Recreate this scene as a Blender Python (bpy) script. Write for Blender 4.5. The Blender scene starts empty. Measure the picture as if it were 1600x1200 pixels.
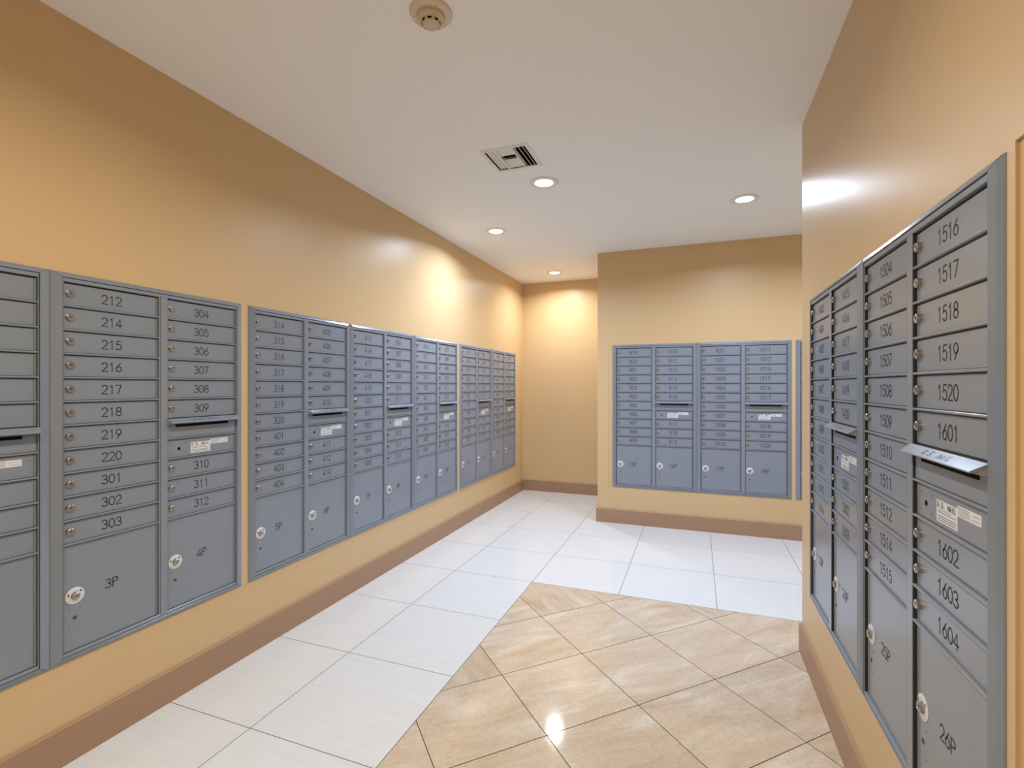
import bpy, bmesh, math, random
from mathutils import Vector, Matrix
random.seed(7)
S = bpy.context.scene
COL = S.collection

# ------------------------------------------------------------------ camera
H = 1.41                      # eye height
ZC = 2.794                    # ceiling height
cam_d = bpy.data.cameras.new('camera')
cam = bpy.data.objects.new('camera', cam_d); COL.objects.link(cam)
cam.location = (0, 0, H)
cam.rotation_euler = (math.radians(90), 0, math.radians(20.56))
cam_d.sensor_width = 36; cam_d.lens = 768 / 1600 * 36
cam_d.shift_y = 3 / 1600
cam_d.clip_start = .02
S.camera = cam
# ------------------------------------------------------------------ world, exposure
w = bpy.data.worlds.new('world'); S.world = w; w.use_nodes = True
w.node_tree.nodes['Background'].inputs[0].default_value = (.9, .95, 1, 1)
w.node_tree.nodes['Background'].inputs[1].default_value = .05
S.view_settings.view_transform = 'Standard'
S.view_settings.look = 'None'
S.view_settings.gamma = 1
S.view_settings.use_curve_mapping = False
S.view_settings.exposure = 0.0
LAMP_W = 20.0
COOL, NEUTRAL, WARM = (.79, .93, 1.14), (.92, .95, .95), (1.0, .945, .75)
# ceiling downlights, x, y (the last ones stand behind the camera, where the corridor goes on)
LIGHTS = [(-.97, 3.206, COOL), (-1.676, 4.06, COOL), (-1.62, 5.80, NEUTRAL), (.335, 4.01, COOL), (1.75, 4.05, COOL),
          (-.85, .95, WARM), (-.85, -.75, WARM), (-.85, -2.4, WARM)]

# ------------------------------------------------------------------ materials
def mat(name, col, rough=.5, metal=0., spec=.5, bump=None, var=None, coat=0., coat_r=.1):
    m = bpy.data.materials.new(name); m.use_nodes = True
    nt = m.node_tree; b = nt.nodes['Principled BSDF']
    b.inputs['Base Color'].default_value = (*col, 1)
    b.inputs['Roughness'].default_value = rough
    b.inputs['Metallic'].default_value = metal
    b.inputs['Specular IOR Level'].default_value = spec
    b.inputs['Coat Weight'].default_value = coat
    b.inputs['Coat Roughness'].default_value = coat_r
    if bump or var:
        tc = nt.nodes.new('ShaderNodeTexCoord')
    if bump:
        sc, st = bump
        n = nt.nodes.new('ShaderNodeTexNoise'); n.inputs['Scale'].default_value = sc; n.inputs['Detail'].default_value = 3
        nt.links.new(tc.outputs['Object'], n.inputs['Vector'])
        bp = nt.nodes.new('ShaderNodeBump'); bp.inputs['Strength'].default_value = st; bp.inputs['Distance'].default_value = .002
        nt.links.new(n.outputs['Fac'], bp.inputs['Height']); nt.links.new(bp.outputs['Normal'], b.inputs['Normal'])
    if var:
        sc, amt = var
        n = nt.nodes.new('ShaderNodeTexNoise'); n.inputs['Scale'].default_value = sc; n.inputs['Detail'].default_value = 4
        nt.links.new(tc.outputs['Object'], n.inputs['Vector'])
        mx = nt.nodes.new('ShaderNodeMix'); mx.data_type = 'RGBA'
        mx.inputs[6].default_value = (*[c * (1 - amt) for c in col], 1)
        mx.inputs[7].default_value = (*[min(1, c * (1 + amt)) for c in col], 1)
        nt.links.new(n.outputs['Fac'], mx.inputs[0]); nt.links.new(mx.outputs[2], b.inputs['Base Color'])
    return m

def emit(name, col, strength):
    m = bpy.data.materials.new(name); m.use_nodes = True
    b = m.node_tree.nodes['Principled BSDF']
    b.inputs['Base Color'].default_value = (.8, .8, .8, 1)
    b.inputs['Emission Color'].default_value = (*col, 1)
    b.inputs['Emission Strength'].default_value = strength
    return m

M = {}
M['wall'] = mat('tan_wall_paint', (.66, .465, .255), .38, spec=.36, bump=(260, .06), var=(1.3, .02))
M['base'] = mat('brown_baseboard_paint', (.385, .235, .145), .42, bump=(200, .05), var=(3, .03))
M['ceil'] = mat('white_ceiling_paint', (.91, .91, .90), .75, bump=(180, .08))
M['grey'] = mat('grey_powder_coat', (.240, .272, .330), .21, metal=.0, bump=(700, .05), var=(6, .02))
M['greytrim'] = mat('grey_anodised_trim', (.240, .277, .340), .24, metal=.15, bump=(600, .03))
M['gap'] = mat('dark_gap_and_shade', (.03, .026, .026), .7)  # door gaps and mitre joints, also the shade painted on the reveal sides
M['black'] = mat('black_opening', (.004, .004, .005), .8, spec=.1)
M['ink'] = mat('black_engraving_fill', (.008, .009, .012), .6)
M['inkfaint'] = mat('grey_engraving_fill', (.09, .11, .14), .5)
M['lock'] = mat('worn_lock_metal', (.46, .43, .41), .28, metal=1.)
M['slot'] = mat('lock_keyway', (.03, .025, .02), .5)
M['brass'] = mat('old_brass', (.20, .15, .09), .45, metal=.6)
M['ring'] = mat('white_lock_ring', (.70, .72, .74), .35)
M['sticker'] = mat('white_label_paper', (.72, .73, .76), .45)
M['screw'] = mat('dull_screw', (.17, .18, .19), .4, metal=.4)
M['whitemetal'] = mat('white_enamelled_metal', (.80, .78, .75), .35)
M['cream'] = mat('cream_plastic', (.62, .52, .37), .45)
M['creambase'] = mat('offwhite_plastic', (.70, .62, .50), .45)
M['duct'] = mat('dark_duct', (.035, .032, .03), .8)
M['grout_w'] = mat('grey_grout', (.16, .16, .165), .9)
M['grout_b'] = mat('brown_grout', (.07, .04, .02), .9)
M['lens'] = emit('lamp_lens', (1, 1, 1), 14)
M['caulk'] = mat('tan_caulk', (.62, .43, .22), .5)

def tile_white():
    m = bpy.data.materials.new('white_porcelain_tile'); m.use_nodes = True
    nt = m.node_tree; b = nt.nodes['Principled BSDF']
    N = nt.nodes.new; L = nt.links.new
    tc = N('ShaderNodeTexCoord'); oi = N('ShaderNodeObjectInfo')
    mp = N('ShaderNodeMapping'); mp.inputs['Scale'].default_value = (2.2, 26, 8)
    ad = N('ShaderNodeVectorMath'); ad.operation = 'MULTIPLY_ADD'
    cb = N('ShaderNodeCombineXYZ'); L(oi.outputs['Random'], cb.inputs[0]); L(oi.outputs['Random'], cb.inputs[1])
    L(cb.outputs[0], ad.inputs[0]); ad.inputs[1].default_value = (37, 51, 13); L(tc.outputs['Object'], ad.inputs[2])
    L(ad.outputs[0], mp.inputs['Vector'])
    n = N('ShaderNodeTexNoise'); n.inputs['Scale'].default_value = 1.6; n.inputs['Detail'].default_value = 5; L(mp.outputs[0], n.inputs['Vector'])
    cr = N('ShaderNodeValToRGB'); L(n.outputs['Fac'], cr.inputs[0])
    cr.color_ramp.elements[0].position = .3; cr.color_ramp.elements[0].color = (.66, .66, .68, 1)
    cr.color_ramp.elements[1].position = .7; cr.color_ramp.elements[1].color = (.70, .70, .715, 1)
    L(cr.outputs[0], b.inputs['Base Color'])
    b.inputs['Roughness'].default_value = .10
    return m
def tile_travertine():
    m = bpy.data.materials.new('polished_travertine'); m.use_nodes = True
    nt = m.node_tree; b = nt.nodes['Principled BSDF']
    N = nt.nodes.new; L = nt.links.new
    tc = N('ShaderNodeTexCoord'); oi = N('ShaderNodeObjectInfo')
    cb = N('ShaderNodeCombineXYZ'); L(oi.outputs['Random'], cb.inputs[0]); L(oi.outputs['Random'], cb.inputs[1]); L(oi.outputs['Random'], cb.inputs[2])
    gt = N('ShaderNodeMath'); gt.operation = 'GREATER_THAN'; L(oi.outputs['Random'], gt.inputs[0]); gt.inputs[1].default_value = .45
    an = N('ShaderNodeMath'); an.operation = 'MULTIPLY_ADD'; L(gt.outputs[0], an.inputs[0]); an.inputs[1].default_value = math.pi / 2; an.inputs[2].default_value = math.pi / 4 + .05
    rot = N('ShaderNodeVectorRotate'); rot.rotation_type = 'Z_AXIS'; L(tc.outputs['Object'], rot.inputs['Vector']); L(an.outputs[0], rot.inputs['Angle'])
    ad = N('ShaderNodeVectorMath'); ad.operation = 'MULTIPLY_ADD'; L(cb.outputs[0], ad.inputs[0]); ad.inputs[1].default_value = (61, 47, 29); L(rot.outputs[0], ad.inputs[2])
    mp = N('ShaderNodeMapping'); mp.inputs['Scale'].default_value = (1.6, 6.0, 3); L(ad.outputs[0], mp.inputs['Vector'])
    n = N('ShaderNodeTexNoise'); n.inputs['Scale'].default_value = 1.5; n.inputs['Detail'].default_value = 7; n.inputs['Roughness'].default_value = .62
    n.inputs['Distortion'].default_value = .9; L(mp.outputs[0], n.inputs['Vector'])
    cr = N('ShaderNodeValToRGB'); L(n.outputs['Fac'], cr.inputs[0])
    e = cr.color_ramp.elements
    e[0].position = .28; e[0].color = (.50, .37, .26, 1)
    e[1].position = .75; e[1].color = (.70, .635, .55, 1)
    k = e.new(.44); k.color = (.56, .445, .335, 1)
    k = e.new(.57); k.color = (.60, .50, .40, 1)
    # fine grain
    n2 = N('ShaderNodeTexNoise'); n2.inputs['Scale'].default_value = 60; n2.inputs['Detail'].default_value = 6; n2.inputs['Roughness'].default_value = .7; L(ad.outputs[0], n2.inputs['Vector'])
    c2 = N('ShaderNodeValToRGB'); L(n2.outputs['Fac'], c2.inputs[0])
    c2.color_ramp.elements[0].position = .25; c2.color_ramp.elements[0].color = (.80, .74, .66, 1)
    c2.color_ramp.elements[1].position = .55; c2.color_ramp.elements[1].color = (1, 1, 1, 1)
    mx = N('ShaderNodeMix'); mx.data_type = 'RGBA'; mx.blend_type = 'MULTIPLY'; mx.inputs[0].default_value = .75
    L(cr.outputs[0], mx.inputs[6]); L(c2.outputs[0], mx.inputs[7])
    # sparse pits
    vo = N('ShaderNodeTexVoronoi'); vo.inputs['Scale'].default_value = 9; L(ad.outputs[0], vo.inputs['Vector'])
    c3 = N('ShaderNodeValToRGB'); L(vo.outputs['Distance'], c3.inputs[0])
    c3.color_ramp.elements[0].position = .018; c3.color_ramp.elements[0].color = (.42, .3, .2, 1)
    c3.color_ramp.elements[1].position = .035; c3.color_ramp.elements[1].color = (1, 1, 1, 1)
    mx2 = N('ShaderNodeMix'); mx2.data_type = 'RGBA'; mx2.blend_type = 'MULTIPLY'; mx2.inputs[0].default_value = .8
    L(mx.outputs[2], mx2.inputs[6]); L(c3.outputs[0], mx2.inputs[7])
    hs = N('ShaderNodeHueSaturation'); L(mx2.outputs[2], hs.inputs['Color'])
    vv = N('ShaderNodeMath'); vv.operation = 'MULTIPLY_ADD'; L(oi.outputs['Random'], vv.inputs[0]); vv.inputs[1].default_value = .10; vv.inputs[2].default_value = .96
    L(vv.outputs[0], hs.inputs['Value'])
    L(hs.outputs[0], b.inputs['Base Color'])
    b.inputs['Roughness'].default_value = .075
    return m
M['tile_w'] = tile_white(); M['tile_b'] = tile_travertine()

# ------------------------------------------------------------------ mesh helpers
def mesh_of(name, bm, m, smooth=False):
    me = bpy.data.meshes.new(name)
    bmesh.ops.recalc_face_normals(bm, faces=bm.faces)
    bm.to_mesh(me); bm.free()
    for mm in (m if isinstance(m, (list, tuple)) else [m]): me.materials.append(mm)
    if smooth:
        for p in me.polygons: p.use_smooth = True
        me.set_sharp_from_angle(angle=math.radians(35))
    return me
def link(name, me, parent=None, loc=(0, 0, 0), rz=0):
    o = bpy.data.objects.new(name, me); COL.objects.link(o)
    o.location = loc; o.rotation_euler = (0, 0, rz)
    if parent: o.parent = parent
    return o
def empty(name, loc, rz=0):
    o = link(name, None, None, loc, rz); o.empty_display_size = .1
    return o
def tag(o, label=None, cat=None, group=None, kind=None):
    if label: o['label'] = label
    if cat: o['category'] = cat
    if group: o['group'] = group
    if kind: o['kind'] = kind
    return o
def box(bm, x0, x1, y0, y1, z0, z1, mi=0):
    v = [bm.verts.new((x, y, z)) for z in (z0, z1) for y in (y0, y1) for x in (x0, x1)]
    for f in ((0, 1, 3, 2), (4, 6, 7, 5), (0, 4, 5, 1), (2, 3, 7, 6), (0, 2, 6, 4), (1, 5, 7, 3)):
        bm.faces.new([v[i] for i in f]).material_index = mi
def prism(bm, pts, a, b, axis='x', mi=0):
    """extrude a 2-D outline between a and b along an axis; pts are the two other coordinates"""
    def P(t, p):
        return {'x': (t, p[0], p[1]), 'y': (p[0], t, p[1]), 'z': (p[0], p[1], t)}[axis]
    va = [bm.verts.new(P(a, p)) for p in pts]; vb = [bm.verts.new(P(b, p)) for p in pts]
    n = len(pts)
    bm.faces.new(va).material_index = mi; bm.faces.new(vb[::-1]).material_index = mi
    for i in range(n): bm.faces.new((va[i], va[(i + 1) % n], vb[(i + 1) % n], vb[i])).material_index = mi
def lathe(bm, prof, cx, cz, seg=20, mi=0, axis='y', sx=1.):
    """turn profile (radius, height) about an axis: axis y => height goes to -y (out of the unit); axis z => height is z"""
    rings = []
    for r, h in prof:
        if r < 1e-6:
            rings.append([bm.verts.new((cx, -h, cz) if axis == 'y' else (cx, cz, h))])
        else:
            rings.append([bm.verts.new((cx + sx * r * math.cos(t), -h, cz + r * math.sin(t)) if axis == 'y' else (cx + r * math.cos(t), cz + r * math.sin(t), h))
                          for t in [2 * math.pi * k / seg for k in range(seg)]])
    for a, b in zip(rings, rings[1:]):
        for k in range(seg):
            j = (k + 1) % seg
            q = [a[k % len(a)], a[j % len(a)], b[j % len(b)], b[k % len(b)]]
            q = list(dict.fromkeys(q))
            if len(q) > 2: bm.faces.new(q).material_index = mi
def chamfer_box(bm, x0, x1, z0, z1, d0, d1, c=.0012):
    """box with its front (outer, -y) edges chamfered"""
    r = [[bm.verts.new(p) for p in q] for q in (
        [(x0, -d0, z0), (x1, -d0, z0), (x1, -d0, z1), (x0, -d0, z1)],
        [(x0, -d1 + c, z0), (x1, -d1 + c, z0), (x1, -d1 + c, z1), (x0, -d1 + c, z1)],
        [(x0 + c, -d1, z0 + c), (x1 - c, -d1, z0 + c), (x1 - c, -d1, z1 - c), (x0 + c, -d1, z1 - c)])]
    bm.faces.new(r[0]); bm.faces.new(r[2])
    for a, b in zip(r, r[1:]):
        for k in range(4): bm.faces.new((a[k], a[(k + 1) % 4], b[(k + 1) % 4], b[k]))

# ------------------------------------------------------------------ single-stroke lettering
def arc(cx, cy, rx, ry, a0, a1, n=10):
    return [(cx + rx * math.cos(math.radians(a0 + (a1 - a0) * k / n)), cy + ry * math.sin(math.radians(a0 + (a1 - a0) * k / n))) for k in range(n + 1)]
G = {
 '0': [arc(.29, .5, .29, .5, 90, 450, 18)],
 '1': [[(.14, .80), (.32, 1.0), (.32, 0)]],
 '2': [arc(.28, .71, .27, .29, 165, -38, 9) + [(.0, 0), (.58, 0)]],
 '3': [arc(.27, .755, .25, .245, 155, -90, 9) + arc(.27, .26, .30, .26, 90, -155, 9)],
 '4': [[(.44, 0), (.44, 1), (0, .28), (.60, .28)]],
 '5': [[(.52, 1), (.12, 1), (.06, .56)] + arc(.27, .33, .30, .33, 128, -150, 10)],
 '6': [[(.44, 1), (.07, .46)] + arc(.29, .31, .28, .31, 160, -200, 14)],
 '7': [[(0, 1), (.56, 1), (.20, 0)]],
 '8': [arc(.29, .755, .235, .245, -90, 270, 14), arc(.29, .26, .29, .26, 90, 450, 14)],
 '9': [[(.14, 0), (.51, .54)] + arc(.29, .69, .28, .31, -20, 340, 14)],
 'P': [[(.04, 0), (.04, 1), (.32, 1)] + arc(.32, .76, .24, .24, 90, -90, 7) + [(.04, .52)]],
 'U': [[(.02, 1), (.02, .28)] + arc(.29, .28, .27, .28, 180, 360, 8) + [(.56, 1)]],
 'S': [arc(.29, .755, .25, .245, 25, 270, 9) + arc(.29, .26, .27, .25, 90, -155, 9)],
 'M': [[(0, 0), (0, 1), (.32, .3), (.64, 1), (.64, 0)]],
 'A': [[(0, 0), (.29, 1), (.58, 0)], [(.10, .33), (.48, .33)]],
 'I': [[(.28, 0), (.28, 1)]],
 'L': [[(.06, 1), (.06, 0), (.52, 0)]],
 '.': [[(.2, 0), (.2, .08)]],
}
def stroke(bm, pts, wd, fn, closed=False):
    P = [Vector(p) for p in pts]
    if (P[0] - P[-1]).length < 1e-4: closed = True; P = P[:-1]
    n = len(P); L, R = [], []
    for i in range(n):
        a = P[(i - 1) % n] if (closed or i > 0) else None
        c = P[(i + 1) % n] if (closed or i < n - 1) else None
        d1 = (P[i] - a).normalized() if a is not None else None
        d2 = (c - P[i]).normalized() if c is not None else None
        if d1 is None: d1 = d2
        if d2 is None: d2 = d1
        n1 = Vector((-d1.y, d1.x)); n2 = Vector((-d2.y, d2.x))
        nn = (n1 + n2)
        nn = nn.normalized() if nn.length > 1e-3 else n1
        k = min(1 / max(nn.dot(n1), .3), 1.9)
        p = P[i].copy()
        if not closed and i == 0: p -= d2 * wd * .5
        if not closed and i == n - 1: p += d1 * wd * .5
        L.append(bm.verts.new(fn(p + nn * wd * .5 * k))); R.append(bm.verts.new(fn(p - nn * wd * .5 * k)))
    for i in range(n if closed else n - 1):
        j = (i + 1) % n
        bm.faces.new((L[i], R[i], R[j], L[j]))
def lettering(text, h, adv, wd, fn):
    """fn maps (x, y) in metres, centred on the text, to a 3-D point"""
    bm = bmesh.new(); width = adv * (len(text) - 1) + .58 * h
    for k, ch in enumerate(text):
        if ch == ' ': continue
        for pl in G[ch]:
            stroke(bm, [(p[0] * h + k * adv - width / 2, p[1] * h - h / 2) for p in pl], wd, fn)
    return bm

# ------------------------------------------------------------------ room shell
XL, XR, YE, YB, YF, YN, XE = -2.208, .527, 2.99, 5.115, 6.31, -3.4, 2.7
XB = -.965
def struct(name, bm, m, parent=None, smooth=False):
    o = link(name, mesh_of(name, bm, m, smooth), parent)
    if not parent: o['kind'] = 'structure'
    return o
bm = bmesh.new(); box(bm, XL - .15, XL, YN - .15, YF + .15, 0, ZC); struct('wall_left', bm, M['wall'])
bm = bmesh.new(); box(bm, XL, XB, YF, YF + .15, 0, ZC); struct('wall_far', bm, M['wall'])
bm = bmesh.new(); box(bm, XB, XE + .15, YB, YF + .15, 0, ZC); struct('wall_back', bm, M['wall'])
bm = bmesh.new(); box(bm, XE, XE + .15, YE, YB, 0, ZC); struct('wall_end', bm, M['wall'])
bm = bmesh.new(); box(bm, XL, XR, YN - .15, YN, 0, ZC); struct('wall_near', bm, M['wall'])
# right wall: solid block whose face has a shallow niche beside the mailboxes
NY0, NY1, NZ0, NZ1, ND = .30, 1.124, .376, 1.843, .0065
bm = bmesh.new()
ys = [YN - .15, NY0, NY1, YE]; zs = [0, NZ0, NZ1, ZC]
for i in range(3):
    for j in range(3):
        x0 = XR + ND if (i == 1 and j == 1) else XR
        box(bm, x0, XE + .15, ys[i], ys[i + 1], zs[j], zs[j + 1])
bmesh.ops.remove_doubles(bm, verts=bm.verts, dist=1e-5)
# drop the inner faces shared by two blocks
seen = {}
for f in list(bm.faces):
    seen.setdefault(tuple(sorted(v.index for v in f.verts)), []).append(f)
bm.verts.index_update(); seen = {}
for f in bm.faces: seen.setdefault(frozenset(v.index for v in f.verts), []).append(f)
bmesh.ops.delete(bm, geom=[f for fs in seen.values() if len(fs) > 1 for f in fs], context='FACES_ONLY')
struct('wall_right', bm, M['wall'])

# ceiling with the hole for the air register
VX0, VX1, VY0, VY1 = -1.205, -.900, 2.645, 2.953
bm = bmesh.new()
hx = [XL - .15, VX0 + .022, VX1 - .022, XE + .15]; hy = [YN - .15, VY0 + .022, VY1 - .022, YF + .15]
for i in range(3):
    for j in range(3):
        if i == 1 and j == 1: continue
        box(bm, hx[i], hx[i + 1], hy[j], hy[j + 1], ZC, ZC + .12)
struct('ceiling', bm, M['ceil'])

# baseboards: profile with a small eased top edge, one run each
BH, BD = .143, .014
def baseboard(name, p0, p1, nrm, e0=0, e1=0):
    """runs from p0 to p1 along the wall, nrm points into the room"""
    p0, p1, nrm = Vector(p0), Vector(p1), Vector(nrm)
    d = (p1 - p0).normalized(); p0 = p0 - d * e0; p1 = p1 + d * e1
    prof = [(0, 0), (BD, 0), (BD, BH - .004), (BD - .003, BH), (0, BH)]
    bm = bmesh.new(); rings = []
    for p in (p0, p1):
        rings.append([bm.verts.new((p.x + nrm.x * a, p.y + nrm.y * a, z)) for a, z in prof])
    bm.faces.new(rings[0]); bm.faces.new(rings[1][::-1])
    for k in range(5): bm.faces.new((rings[0][k], rings[0][(k + 1) % 5], rings[1][(k + 1) % 5], rings[1][k]))
    struct(name, bm, M['base'])
baseboard('baseboard_left', (XL, YN), (XL, YF), (1, 0))
baseboard('baseboard_far', (XL + BD, YF), (XB, YF), (0, -1))
baseboard('baseboard_back', (XB, YB), (XE, YB), (0, -1), BD, 0)
baseboard('baseboard_corner', (XB, YF - BD), (XB, YB), (-1, 0))
baseboard('baseboard_right', (XR, YN), (XR, YE), (-1, 0), 0, BD)
baseboard('baseboard_inner', (XR, YE), (XE, YE), (0, 1))
baseboard('baseboard_end', (XE, YE + BD), (XE, YB - BD), (-1, 0))
baseboard('baseboard_near', (XL + BD, YN), (XR - BD, YN), (0, 1))

# ------------------------------------------------------------------ floor
TH = .010
BXL, BYT = -1.107, 3.362           # the travertine field starts right of / in front of these
bm = bmesh.new()
box(bm, XL - .15, BXL, YN - .15, YF + .15, -.12, -.0040, 0)
box(bm, BXL, XE + .15, BYT, YF + .15, -.12, -.0040, 0)
box(bm, BXL, XE + .15, YN - .15, BYT, -.12, -.0040, 1)
floor = struct('floor', bm, [M['grout_w'], M['grout_b']])
def clip(poly, a, b, c):
    """keep the part of poly where a*x + b*y <= c"""
    out = []
    for i in range(len(poly)):
        p, q = poly[i], poly[(i + 1) % len(poly)]
        dp, dq = a * p[0] + b * p[1] - c, a * q[0] + b * q[1] - c
        if dp <= 0: out.append(p)
        if (dp < 0 < dq) or (dq < 0 < dp):
            t = dp / (dp - dq); out.append((p[0] + t * (q[0] - p[0]), p[1] + t * (q[1] - p[1])))
    return out
def area(poly):
    return abs(sum(poly[i][0] * poly[(i + 1) % len(poly)][1] - poly[(i + 1) % len(poly)][0] * poly[i][1] for i in range(len(poly)))) / 2
def tile_mesh(name, poly, m):
    bm = bmesh.new(); c = .0004
    cx = sum(p[0] for p in poly) / len(poly); cy = sum(p[1] for p in poly) / len(poly)
    def ins(p):
        d = Vector((cx - p[0], cy - p[1])); d = d.normalized() * c * 1.4 if d.length > .01 else d * 0
        return (p[0] + d.x, p[1] + d.y)
    a = [bm.verts.new((p[0], p[1], -TH)) for p in poly]
    b = [bm.verts.new((p[0], p[1], -c)) for p in poly]
    t = [bm.verts.new((*ins(p), 0)) for p in poly]
    n = len(poly)
    bm.faces.new(t)
    for r0, r1 in ((a, b), (b, t)):
        for k in range(n): bm.faces.new((r0[k], r0[(k + 1) % n], r1[(k + 1) % n], r1[k])).material_index = 1
    return mesh_of(name, bm, m)
whole = {}
def lay(name, cx, cy, poly, full_area, m, jz=0.):
    if len(poly) < 3 or area(poly) < .0012: return
    loc = [(p[0] - cx, p[1] - cy) for p in poly]
    if abs(area(poly) - full_area) < 1e-6:
        if name not in whole: whole[name] = tile_mesh(name, loc, m)
        me = whole[name]
    else: me = tile_mesh(name, loc, m)
    o = link(name, me, floor, (cx, cy, jz))
g = .0011                          # half a joint
T = .615
for i in range(-2, 7):
    for j in range(-11, 5):
        x0, x1 = BXL + T * i, BXL + T * (i + 1); y0, y1 = BYT + T * j, BYT + T * (j + 1)
        if i >= 0 and j < 0: continue
        poly = [(x0 + g, y0 + g), (x1 - g, y0 + g), (x1 - g, y1 - g), (x0 + g, y1 - g)]
        fa = area(poly)
        poly = clip(clip(poly, -1, 0, -XL), 1, 0, XE)
        poly = clip(clip(poly, 0, 1, YF), 0, -1, -YN)
        if poly and y0 > YB - .2 and x0 >= XB - .2:
            if x0 >= XB: poly = clip(poly, 0, 1, YB + .01)
        if len(poly) >= 3: lay('white_tile', (x0 + x1) / 2, (y0 + y1) / 2, poly, fa, [M['tile_w'], M['grout_w']])
D = .3245
gb = .0013 * math.sqrt(2)
for a in range(-3, 12):
    for b_ in range(-20, 4):
        if (a + b_) % 2 == 0: continue                 # tile centres lie on odd nodes
        cx, cy = -.565 + D * a, 2.554 + D * b_
        r = D - gb
        poly = [(cx + r, cy), (cx, cy + r), (cx - r, cy), (cx, cy - r)]
        fa = area(poly)
        if abs(cx - (-.565 - D)) < .01 and abs(cy - (2.554 + 2 * D)) < .01:
            # cut from one tile right into the corner of the field
            poly = [(BXL, BYT), (BXL, cy - 1), (cx + 1, cy - 1), (cx + 1, BYT)]
            poly = clip(clip(poly, 1, 1, cx + cy + r), -1, -1, -(cx + cy - r))
            poly = clip(poly, 1, -1, cx - cy + r)
        poly = clip(clip(poly, -1, 0, -(BXL + .0012)), 0, 1, BYT - .0012)
        if cx - cy < -4.417 - .2: continue
        poly = clip(poly, 0, -1, -YN) if poly else poly
        if poly and cy < YE + .1 and cy + r < YE: poly = clip(poly, 1, 0, XR + .005)
        elif poly: poly = clip(poly, 1, 0, XE)
        if len(poly) >= 3: lay('travertine_tile', cx, cy, poly, fa, [M['tile_b'], M['grout_b']])

# ------------------------------------------------------------------ mailbox banks
W, HT = .805, 1.458
FS, FT, FB = .033, .019, .021      # trim flange widths: sides, top, bottom
DW, DP, PH = .347, .0895, .405     # door width, door pitch, parcel door height
X1, X2 = .0375, .0375 + .347 + .036
ZT = HT - .035                     # top of the first door row
RAIL = .0065
D_DOOR, D_FRAME, D_TRIM = .0020, .0105, .0135

def trim_mesh():
    bm = bmesh.new()
    prof = [(0, 0), (0, .0016), (.06, .0042), (.40, .0085), (.97, D_TRIM), (1, D_TRIM - .0006), (1, 0)]
    rings = []
    for t, d in prof:
        x0, x1, z0, z1 = FS * t, W - FS * t, FB * t, HT - FT * t
        rings.append([bm.verts.new(p) for p in ((x0, -d, z0), (x1, -d, z0), (x1, -d, z1), (x0, -d, z1))])
    for a, b in zip(rings, rings[1:] + rings[:1]):
        for k in range(4): bm.faces.new((a[k], a[(k + 1) % 4], b[(k + 1) % 4], b[k]))
    # fine mitre joints at the corners
    for sx in (0, 1):
        for sz in (0, 1):
            ft = FT if sz else FB
            a = Vector((W if sx else 0, HT if sz else 0)); b = Vector((W - FS if sx else FS, HT - ft if sz else ft))
            n = (b - a).normalized() * .0004; n = Vector((-n.y, n.x))
            def pt(p, k, dd): return bm.verts.new((p.x, -(dd + .0002), p.y))
            for (t0, d0), (t1, d1) in (((.06, .0042), (.40, .0085)), ((.40, .0085), (.97, D_TRIM))):
                p0, p1 = a + (b - a) * t0, a + (b - a) * t1
                bm.faces.new((pt(p0 + n, 0, d0), pt(p1 + n, 0, d1), pt(p1 - n, 0, d1), pt(p0 - n, 0, d0))).material_index = 1
    return mesh_of('trim_flange', bm, [M['greytrim'], M['gap']])
def frame_mesh():
    bm = bmesh.new(); e = .0018; d = D_FRAME
    x0, x1, z0, z1 = FS + e, W - FS - e, FB + e, HT - FT - e
    zb = ZT - 11 * DP - PH
    chamfer_box(bm, x0, x1, ZT, z1, 0, d)                    # top rail
    chamfer_box(bm, x0, x1, z0, zb, 0, d)                    # bottom rail
    chamfer_box(bm, x0, X1, zb, ZT, 0, d, .0004)             # left stile
    chamfer_box(bm, X1 + DW, X1 + DW + .0035, zb, ZT, 0, d, .0004)
    chamfer_box(bm, X1 + DW + .0055, X2, zb, ZT, 0, d + .0006, .0006)   # centre post
    chamfer_box(bm, X2 + DW, x1, zb, ZT, 0, d, .0008)        # right stile
    for cx in (X1, X2):
        for k in range(1, 12):
            if cx == X2 and k == 6: continue
            z = ZT - k * DP
            prism(bm, [(-.0, z - RAIL / 2), (-d * .8, z - RAIL / 2), (-d, z - RAIL * .2), (-d, z + RAIL * .3), (-d * .85, z + RAIL / 2), (-.0, z + RAIL / 2)], cx, cx + DW, 'x')
    bm.normal_update()
    for cx in (X1, X2):                                      # dark strips: shade painted on the reveal at the lock side of each column
        box(bm, cx - .0001, cx + .0012, -d * .86, -.0004, zb, ZT, 1)
    return mesh_of('face_frame', bm, [M['grey'], M['gap']])
def back_mesh():
    bm = bmesh.new(); box(bm, FS * .6, W - FS * .6, -.0006, 0, FB * .6, HT - FT * .6)
    return mesh_of('cabinet_back', bm, M['gap'])
def door_mesh(h):
    """origin at the door's lower left corner"""
    bm = bmesh.new(); g = .0010; t = .0026
    chamfer_box(bm, .0032, DW - .0085, g, h - t, .0006, D_DOOR)
    chamfer_box(bm, DW - .0076, DW - .0030, g, h - t, .0006, D_DOOR + .003, .0008)     # hinge strip
    box(bm, DW - .0088, DW - .0072, -D_DOOR * .5, -.0006, g, h - t)
    return bm
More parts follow.
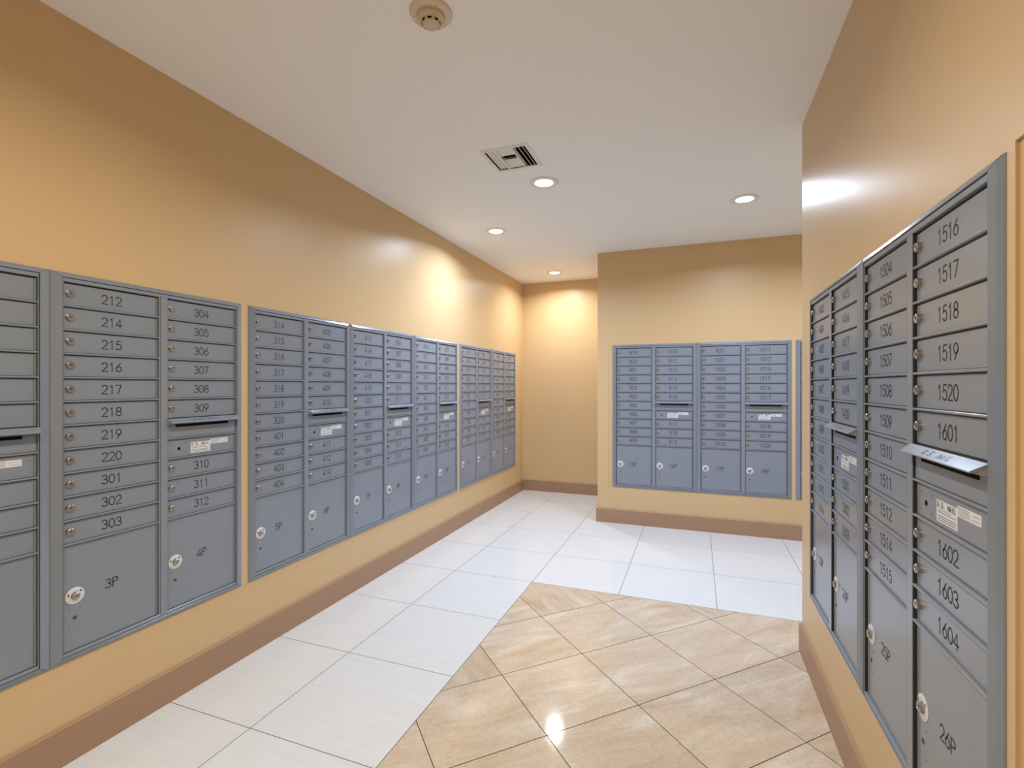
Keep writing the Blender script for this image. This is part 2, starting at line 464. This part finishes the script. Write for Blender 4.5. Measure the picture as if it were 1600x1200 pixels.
def lock_mesh(r=.0118, h=.0105):
    bm = bmesh.new(); d = D_DOOR
    lathe(bm, [(r * 1.2, d), (r * 1.2, d + .0006), (r, d + .0007), (r, d + h - .0012), (r * .88, d + h), (r * .66, d + h), (r * .62, d + h - .0012), (0, d + h - .0012)], 0, 0, 20, 0)
    box(bm, -.0009, .0009, -(d + h - .0006), -(d + h - .0014), -.0042, .0042, 1)
    return mesh_of('lock', bm, [M['lock'], M['slot']], True)
def ring_mesh():
    bm = bmesh.new(); d = D_DOOR
    lathe(bm, [(.0310, d), (.0310, d + .0014), (.0295, d + .0022), (.0150, d + .0026), (.0135, d + .0018), (.0135, d)], 0, 0, 32, 0)
    for ang in (160, 38):
        t = math.radians(ang); u = Vector((math.cos(t), math.sin(t))); v = Vector((-u.y, u.x)); c = u * .0232
        pts = [c + u * a + v * b for a, b in ((-.0026, -.0042), (.0026, -.0042), (.0026, .0042), (-.0026, .0042))]
        prism(bm, [(p.x, p.y) for p in pts], -(d + .0027), -(d + .0015), 'y', 1)
    for f in list(bm.faces): pass
    # raised guide bumps round the ring
    for k in range(14):
        t = math.radians(200 + k * 11); c = Vector((math.cos(t), math.sin(t))) * .0235
        lathe(bm, [(.0012, d + .002), (.0009, d + .0032), (0, d + .0034)], c.x, c.y, 6, 0)
    return mesh_of('lock_ring', bm, [M['ring'], M['slot']], True)
def keyhole_mesh(r=.0075):
    bm = bmesh.new(); d = D_DOOR
    lathe(bm, [(r, d), (r, d + .0006), (r * .82, d + .0009), (r * .8, d + .0004), (0, d + .0004)], 0, 0, 16, 0)
    box(bm, -.0012, .0016, -(d + .0012), -(d + .0003), -.0038, .0038, 1)
    return mesh_of('keyhole', bm, [M['brass'], M['slot']], True)
def hole_mesh():
    bm = bmesh.new(); d = D_DOOR
    lathe(bm, [(.0070, d), (.0070, d + .0006), (.0056, d + .0007), (.0055, d + .0003), (0, d + .0003)], 0, 0, 14, 0)
    return mesh_of('keyhole', bm, M['black'], True)
def screw_mesh():
    bm = bmesh.new(); d = D_DOOR
    lathe(bm, [(.0026, d), (.0024, d + .0007), (.0012, d + .0010), (0, d + .0010)], 0, 0, 10, 0)
    return mesh_of('screw', bm, M['screw'], True)
def hood_mesh():
    bm = bmesh.new()
    prism(bm, [(-.0030, 0), (-.0115, .0012), (-.0378, -.0160), (-.0385, -.0176), (-.0380, -.0190), (-.0290, -.0205), (-.0030, -.0270)], -.003, DW + .006, 'x')
    for v in bm.verts:                                   # the lip is a little shorter than the root
        if v.co.y < -.025: v.co.x += .008 if v.co.x < .1 else -.008
    return mesh_of('outgoing_hood', bm, M['greytrim'])
def panel_mesh():
    """the fixed plate under the hood"""
    bm = bmesh.new()
    chamfer_box(bm, .0014, DW - .0014, RAIL / 2 + .001, DP - .0275, .0006, D_DOOR + .003, .001)
    return mesh_of('slot_panel', bm, M['grey'])
def slot_mesh():
    bm = bmesh.new()
    z1 = DP - .0270
    box(bm, .040, DW - .042, -.0062, -.0006, z1 - .0110, z1 + .003)
    return mesh_of('mail_slot', bm, M['black'])
def sticker_mesh(wd, ht, lines, name='sticker'):
    bm = bmesh.new(); d = D_DOOR
    box(bm, 0, wd, -(d + .0003), -d, 0, ht)
    for (a, b, z, t) in lines:
        box(bm, a, b, -(d + .00042), -(d + .0003), z, z + t, 1)
    return mesh_of(name, bm, [M['sticker'], M['inkfaint']])
TRIM, FRAME, BACK = trim_mesh(), frame_mesh(), back_mesh()
DH = DP - RAIL
DOOR = mesh_of('tenant_door', door_mesh(DH), M['grey'])
PDOOR = mesh_of('parcel_door', door_mesh(PH - RAIL / 2), M['grey'])
SDOOR = mesh_of('service_door', door_mesh(DH), M['grey'])
LOCK, PLOCK, RING, KEYH, HOLE, SCREW = lock_mesh(), lock_mesh(.0124, .011), ring_mesh(), keyhole_mesh(), hole_mesh(), screw_mesh()
HOOD, PANEL, SLOT = hood_mesh(), panel_mesh(), slot_mesh()
HOODTEXT = mesh_of('lettering', lettering('U.S. MAIL', .0150, .0150, .0020,
                  lambda p: (DW / 2 + p.x, -.0250 + p.y * .837, -.0076 + p.y * .547 + .0009)), M['inkfaint'])
ST1 = sticker_mesh(.098, .050, [(.006, .090, z, .0016) for z in (.004, .009, .014, .0225)] + [(.012, .072, .0285, .0012)])
ST2 = sticker_mesh(.094, .0235, [(.004, .050, z, .0012) for z in (.004, .009, .014, .0185)] + [(.060, .088, .006, .001), (.060, .088, .015, .001)])
ST1TEXT = mesh_of('lettering', lettering('U.S. MAIL', .0115, .0098, .0022, lambda p: (.048 + p.x, -(D_DOOR + .0006), .0405 + p.y)), M['ink'])
NH, NA, NW = .0345, .0252, .0037
numcache = {}
def number_mesh(t):
    if t not in numcache:
        numcache[t] = mesh_of('number', lettering(t, NH, NA, NW, lambda p: (p.x, -(D_DOOR + .0004), p.y)), M['ink'])
    return numcache[t]

def tenant(parent, x, k, num):
    z = ZT - (k + 1) * DP + RAIL / 2
    d = link('tenant_door', DOOR, parent, (x, 0, z))
    link('lock', LOCK, d, (.0230, 0, DH * .54)).rotation_euler = (0, random.choice((0, 0, .35, -.3)), 0)
    if num: link('number', number_mesh(num), d, (.166, 0, DH * .49))
def parcel(parent, x, num):
    z = ZT - 11 * DP - PH + .0012
    d = link('parcel_door', PDOOR, parent, (x, 0, z))
    zc = PH * .505
    r = link('lock_ring', RING, d, (.040, 0, zc))
    link('lock', PLOCK, d, (.040, 0, zc))
    link('keyhole', KEYH, d, (.040, 0, zc - .083))
    for sx in (-.017, .017):
        for sz in (-.035, .035): link('screw', SCREW, d, (.040 + sx, 0, zc - .083 + sz))
    if num: link('number', number_mesh(num), d, (.166, 0, zc + .004))

def bank(loc, rz, left, right, p0, p1, label, sx=1.):
    u = empty('mailbox_bank', loc, rz); u.scale.x = sx
    tag(u, label, 'mailbox', 'recessed mailbox banks')
    link('cabinet_back', BACK, u); link('trim_flange', TRIM, u); link('face_frame', FRAME, u)
    for k in range(11): tenant(u, X1, k, left[k] if left else None)
    for k in range(6): tenant(u, X2, k, right[k] if right else None)
    for k in range(3): tenant(u, X2, 8 + k, right[6 + k] if right else None)
    z7, z8 = ZT - 7 * DP, ZT - 8 * DP
    h = link('outgoing_hood', HOOD, u, (X2, 0, z7 + DP))
    link('lettering', HOODTEXT, h)
    p = link('slot_panel', PANEL, u, (X2, 0, z7)); link('mail_slot', SLOT, p)
    s = link('service_door', SDOOR, u, (X2, 0, z8 + RAIL / 2))
    link('keyhole', HOLE, s, (.058, 0, DH * .46))
    for a in (.028, .088):
        for b in (.018, .062): link('screw', SCREW, s, (a, 0, b))
    l1 = tag(link('sticker', ST1, s, (.113, 0, .0105)), 'white postal notice sticker')
    link('lettering', ST1TEXT, s, (.113, 0, .0105))
    tag(link('sticker', ST2, s, (.2115, 0, .0440)), 'small white strip sticker')
    for b in (.020, .060): link('screw', SCREW, s, (.327, 0, b))
    parcel(u, X1, p0); parcel(u, X2, p1)
    return u

# the door numbers run on from bank to bank; every floor skips 13
def run(start_floor, start_unit, n):
    out = []; f, k = start_floor, start_unit
    while len(out) < n:
        out.append('%d%02d' % (f, k)); k += 1
        if k == 13: k = 14
        if k > 20: k = 1; f += 1
        if f == 13: f = 14
    return out
nums = run(2, 12, 20 * 12)
ZB = H + .424 - HT
PI2 = math.pi / 2
bk = []
bank((XL, .280, ZB), PI2, None, run(2, 3, 9), None, '2P', 'grey mailbox bank cut by the left edge of the photo, beside door 212')
left_y = [1.085, 1.932, 2.737, 3.542, 4.395, 5.200]
back_x = [-.808, .005]
right_y = [2.760, 1.955]
where = ['second bank on the left wall, right of the bank cut by the photo edge', 'just after the first tan wall gap on the left wall',
         'between banks 314 and 516 on the left wall', 'left of the second tan wall gap on the left wall',
         'just after the second tan wall gap on the left wall', 'nearest the far corner on the left wall',
         'left bank on the projecting back wall', 'right bank on the projecting back wall']
places = [((XL, y, ZB), PI2, 1.) for y in left_y] + [((x, YB, ZB - .004), 0, 1.01) for x in back_x]
for k, (loc, rz, sx) in enumerate(places):
    L_, R_ = nums[k * 20:k * 20 + 11], nums[k * 20 + 11:k * 20 + 20]
    lab = 'grey mailbox bank with doors %s to %s, %s' % (L_[0], R_[-1], where[k])
    lab = ' '.join(lab.split()[:16])
    bank(loc, rz, L_, R_, '%dP' % (3 + 2 * k), '%dP' % (4 + 2 * k), 'grey mailbox bank with doors %s to %s and parcel lockers %dP, %dP' % (L_[0], R_[-1], 3 + 2 * k, 4 + 2 * k), sx)
# third bank of the back wall: only its first trim shows past the right wall's corner
L_, R_ = nums[160:171], nums[171:180]
bank((.850, YB, ZB - .004), 0, L_, R_, '19P', '20P', 'grey mailbox bank on the back wall, mostly hidden behind the right wall corner', 1.01)
nr = run(14, 3, 40)
bank((XR, right_y[0], ZB), -PI2, nr[:11], nr[11:20], '23P', '24P', 'grey mailbox bank with doors 1403 to 1503, far one on the right wall')
bank((XR, right_y[1], ZB), -PI2, nr[20:31], nr[31:40], '25P', '26P', 'grey mailbox bank with doors 1504 to 1604, nearest on the right wall')

# thin tan filler boards in the wall beside banks
def filler(name, loc, rz, w_, label):
    bm = bmesh.new(); chamfer_box(bm, 0, w_, 0, HT + .004, 0, .003, .001)
    o = link(name, mesh_of(name, bm, M['caulk']), None, loc, rz)
    tag(o, label, 'trim', None, 'structure')
filler('trim_1', (-.852, YB, ZB - .006), 0, .042, None)

# ------------------------------------------------------------------ ceiling downlights
def dl_ring():
    bm = bmesh.new()
    lathe(bm, [(.097, 0), (.097, -.003), (.093, -.0065), (.080, -.0080), (.063, -.0062), (.059, -.002), (.059, 0)], 0, 0, 48, 0, 'z')
    return mesh_of('trim_ring', bm, M['whitemetal'], True)
def dl_lens():
    bm = bmesh.new()
    lathe(bm, [(.059, -.0015), (.056, -.0038), (.042, -.0048), (0, -.0052)], 0, 0, 48, 0, 'z')
    return mesh_of('lens', bm, M['lens'], True)
RG, LN = dl_ring(), dl_lens()
lab = ['round white downlight just behind the square air register',
       'round white downlight near the left wall, third up from the far corner side',
       'round white downlight farthest away, above the narrow far wall',
       'round white downlight on the right, in front of the back wall mailboxes',
       'round white downlight beyond the right wall corner, out of view']
lab += ['round white downlight above the camera, first of three out of view',
        'round white downlight behind the camera, second of the three along the near corridor',
        'round white downlight over the near end wall, last along the near corridor']
lab[1] = 'round white downlight close to the left wall, between register and far light'
for k, (x, y, lcol) in enumerate(LIGHTS):
    t = empty('downlight', (x, y, ZC))
    tag(t, lab[k], 'ceiling light', 'recessed downlights')
    link('trim_ring', RG, t); link('lens', LN, t)
    ld = bpy.data.lights.new('lamp', 'AREA'); ld.shape = 'DISK'; ld.size = .108
    ld.energy = LAMP_W * (.86 if k == 2 else 1.0); ld.color = lcol; ld.spread = math.radians(158)
    lo = bpy.data.objects.new('lamp', ld); COL.objects.link(lo); lo.parent = t; lo.location = (0, 0, -.0095)

# ------------------------------------------------------------------ air register
t = empty('air_register', ((VX0 + VX1) / 2, (VY0 + VY1) / 2, ZC))
tag(t, 'square white ceiling air register with slanted louvers in three sections', 'vent')
hw, hd = (VX1 - VX0) / 2, (VY1 - VY0) / 2; b = .026
bm = bmesh.new()
prof = [(0, 0), (0, -.0015), (.006, -.0055), (b - .003, -.0055), (b, -.003), (b, 0)]
rings = []
for a, z in prof:
    rings.append([bm.verts.new(p) for p in ((-hw + a, -hd + a, z), (hw - a, -hd + a, z), (hw - a, hd - a, z), (-hw + a, hd - a, z))])
for r0, r1 in zip(rings, rings[1:] + rings[:1]):
    for k in range(4): bm.faces.new((r0[k], r0[(k + 1) % 4], r1[(k + 1) % 4], r1[k]))
link('frame', mesh_of('frame', bm, M['whitemetal']), t)
bm = bmesh.new()                    # duct collar rising through the ceiling, closed above
e = .024
for x0, x1, y0, y1, z0, z1 in ((-hw + e - .001, -hw + e, -hd + e, hd - e, 0, .11), (hw - e, hw - e + .001, -hd + e, hd - e, 0, .11),
                               (-hw + e, hw - e, -hd + e - .001, -hd + e, 0, .11), (-hw + e, hw - e, hd - e, hd - e + .001, 0, .11),
                               (-hw + e, hw - e, -hd + e, hd - e, .108, .11)):
    box(bm, x0, x1, y0, y1, z0, z1)
link('duct', mesh_of('duct', bm, M['duct']), t)
iw, idp = hw - b, hd - b
d1, d2 = -iw + .070, iw - .082
for xd in (d1, d2):
    bm = bmesh.new(); box(bm, xd - .004, xd + .004, -idp, idp, -.004, .022)
    link('divider', mesh_of('divider', bm, M['whitemetal']), t)
def slat(cx, cy, length, wid, ang, along):
    bm = bmesh.new(); c, s = math.cos(ang), math.sin(ang); th = .0012
    pts = []
    for u, v in ((-wid / 2, -th / 2), (0, -th / 2 - .0015), (wid / 2, -th / 2), (wid / 2, th / 2), (0, th / 2 - .0015), (-wid / 2, th / 2)):
        pts.append((u * c - v * s, u * s + v * c))
    if along == 'y': prism(bm, pts, -length / 2, length / 2, 'y')
    else: prism(bm, pts, -length / 2, length / 2, 'x')
    link('louver', mesh_of('louver', bm, M['whitemetal']), t, (cx, cy, .006))
for k in range(3):                                           # left section throws air left
    slat(-iw + .016 + k * .021, 0, 2 * idp, .0165, math.radians(28), 'y')
for k in range(3):                                           # right section throws air right
    slat(d2 + .012 + k * .025, 0, 2 * idp, .020, math.radians(-50), 'y')
mw = d2 - d1 - .008
for k in range(5):                                           # middle section throws air along the corridor
    yy = (.020, .060, .125, .178, .224)[k]
    slat((d1 + d2) / 2, -idp + yy, mw, .026 if k == 2 else .043, math.radians(35 if k == 2 else -20), 'x')

# ------------------------------------------------------------------ smoke detector
t = empty('smoke_detector', (-.922, 1.603, ZC))
tag(t, 'round cream smoke detector with dark vents on the ceiling', 'smoke detector')
bm = bmesh.new()
lathe(bm, [(.079, 0), (.079, -.004), (.076, -.009), (.070, -.012), (.052, -.014), (.050, -.010)], 0, 0, 48, 0, 'z')
mb = link('mounting_base', mesh_of('mounting_base', bm, M['creambase'], True), t)
bm = bmesh.new()
lathe(bm, [(.052, -.012), (.0525, -.017), (.052, -.026), (.047, -.031), (.036, -.035), (.0345, -.0355), (.033, -.043), (.030, -.046), (.018, -.0485), (0, -.049)], 0, 0, 48, 0, 'z')
link('sensor_head', mesh_of('sensor_head', bm, M['cream'], True), t)
for k in range(8):
    bm = bmesh.new(); a0 = math.radians(k * 45 + 8); a1 = math.radians(k * 45 + 32); n = 4
    for q in range(n):
        t0, t1 = a0 + (a1 - a0) * q / n, a0 + (a1 - a0) * (q + 1) / n
        pts = [(r * math.cos(tt), r * math.sin(tt)) for r, tt in ((.0325, t0), (.0352, t0), (.0352, t1), (.0325, t1))]
        prism(bm, pts, -.0425, -.0362, 'z')
    link('vent_slot', mesh_of('vent_slot', bm, M['black']), t)
for ang in (75, 200, 320):
    bm = bmesh.new(); tt = math.radians(ang)
    box(bm, -.004, .004, -.0015, .0015, -.0016, 0)
    link('locking_tab', mesh_of('locking_tab', bm, M['cream']), t, (.063 * math.cos(tt), .063 * math.sin(tt), -.0128), tt)
bm = bmesh.new(); lathe(bm, [(.0022, 0), (.0022, -.002), (.0012, -.0032), (0, -.0035)], 0, 0, 10, 0, 'z')
tag(link('indicator', mesh_of('indicator', bm, mat('indicator_plastic', (.35, .08, .09), .3), True), t, (.030, -.030, -.0310)), 'small red indicator')
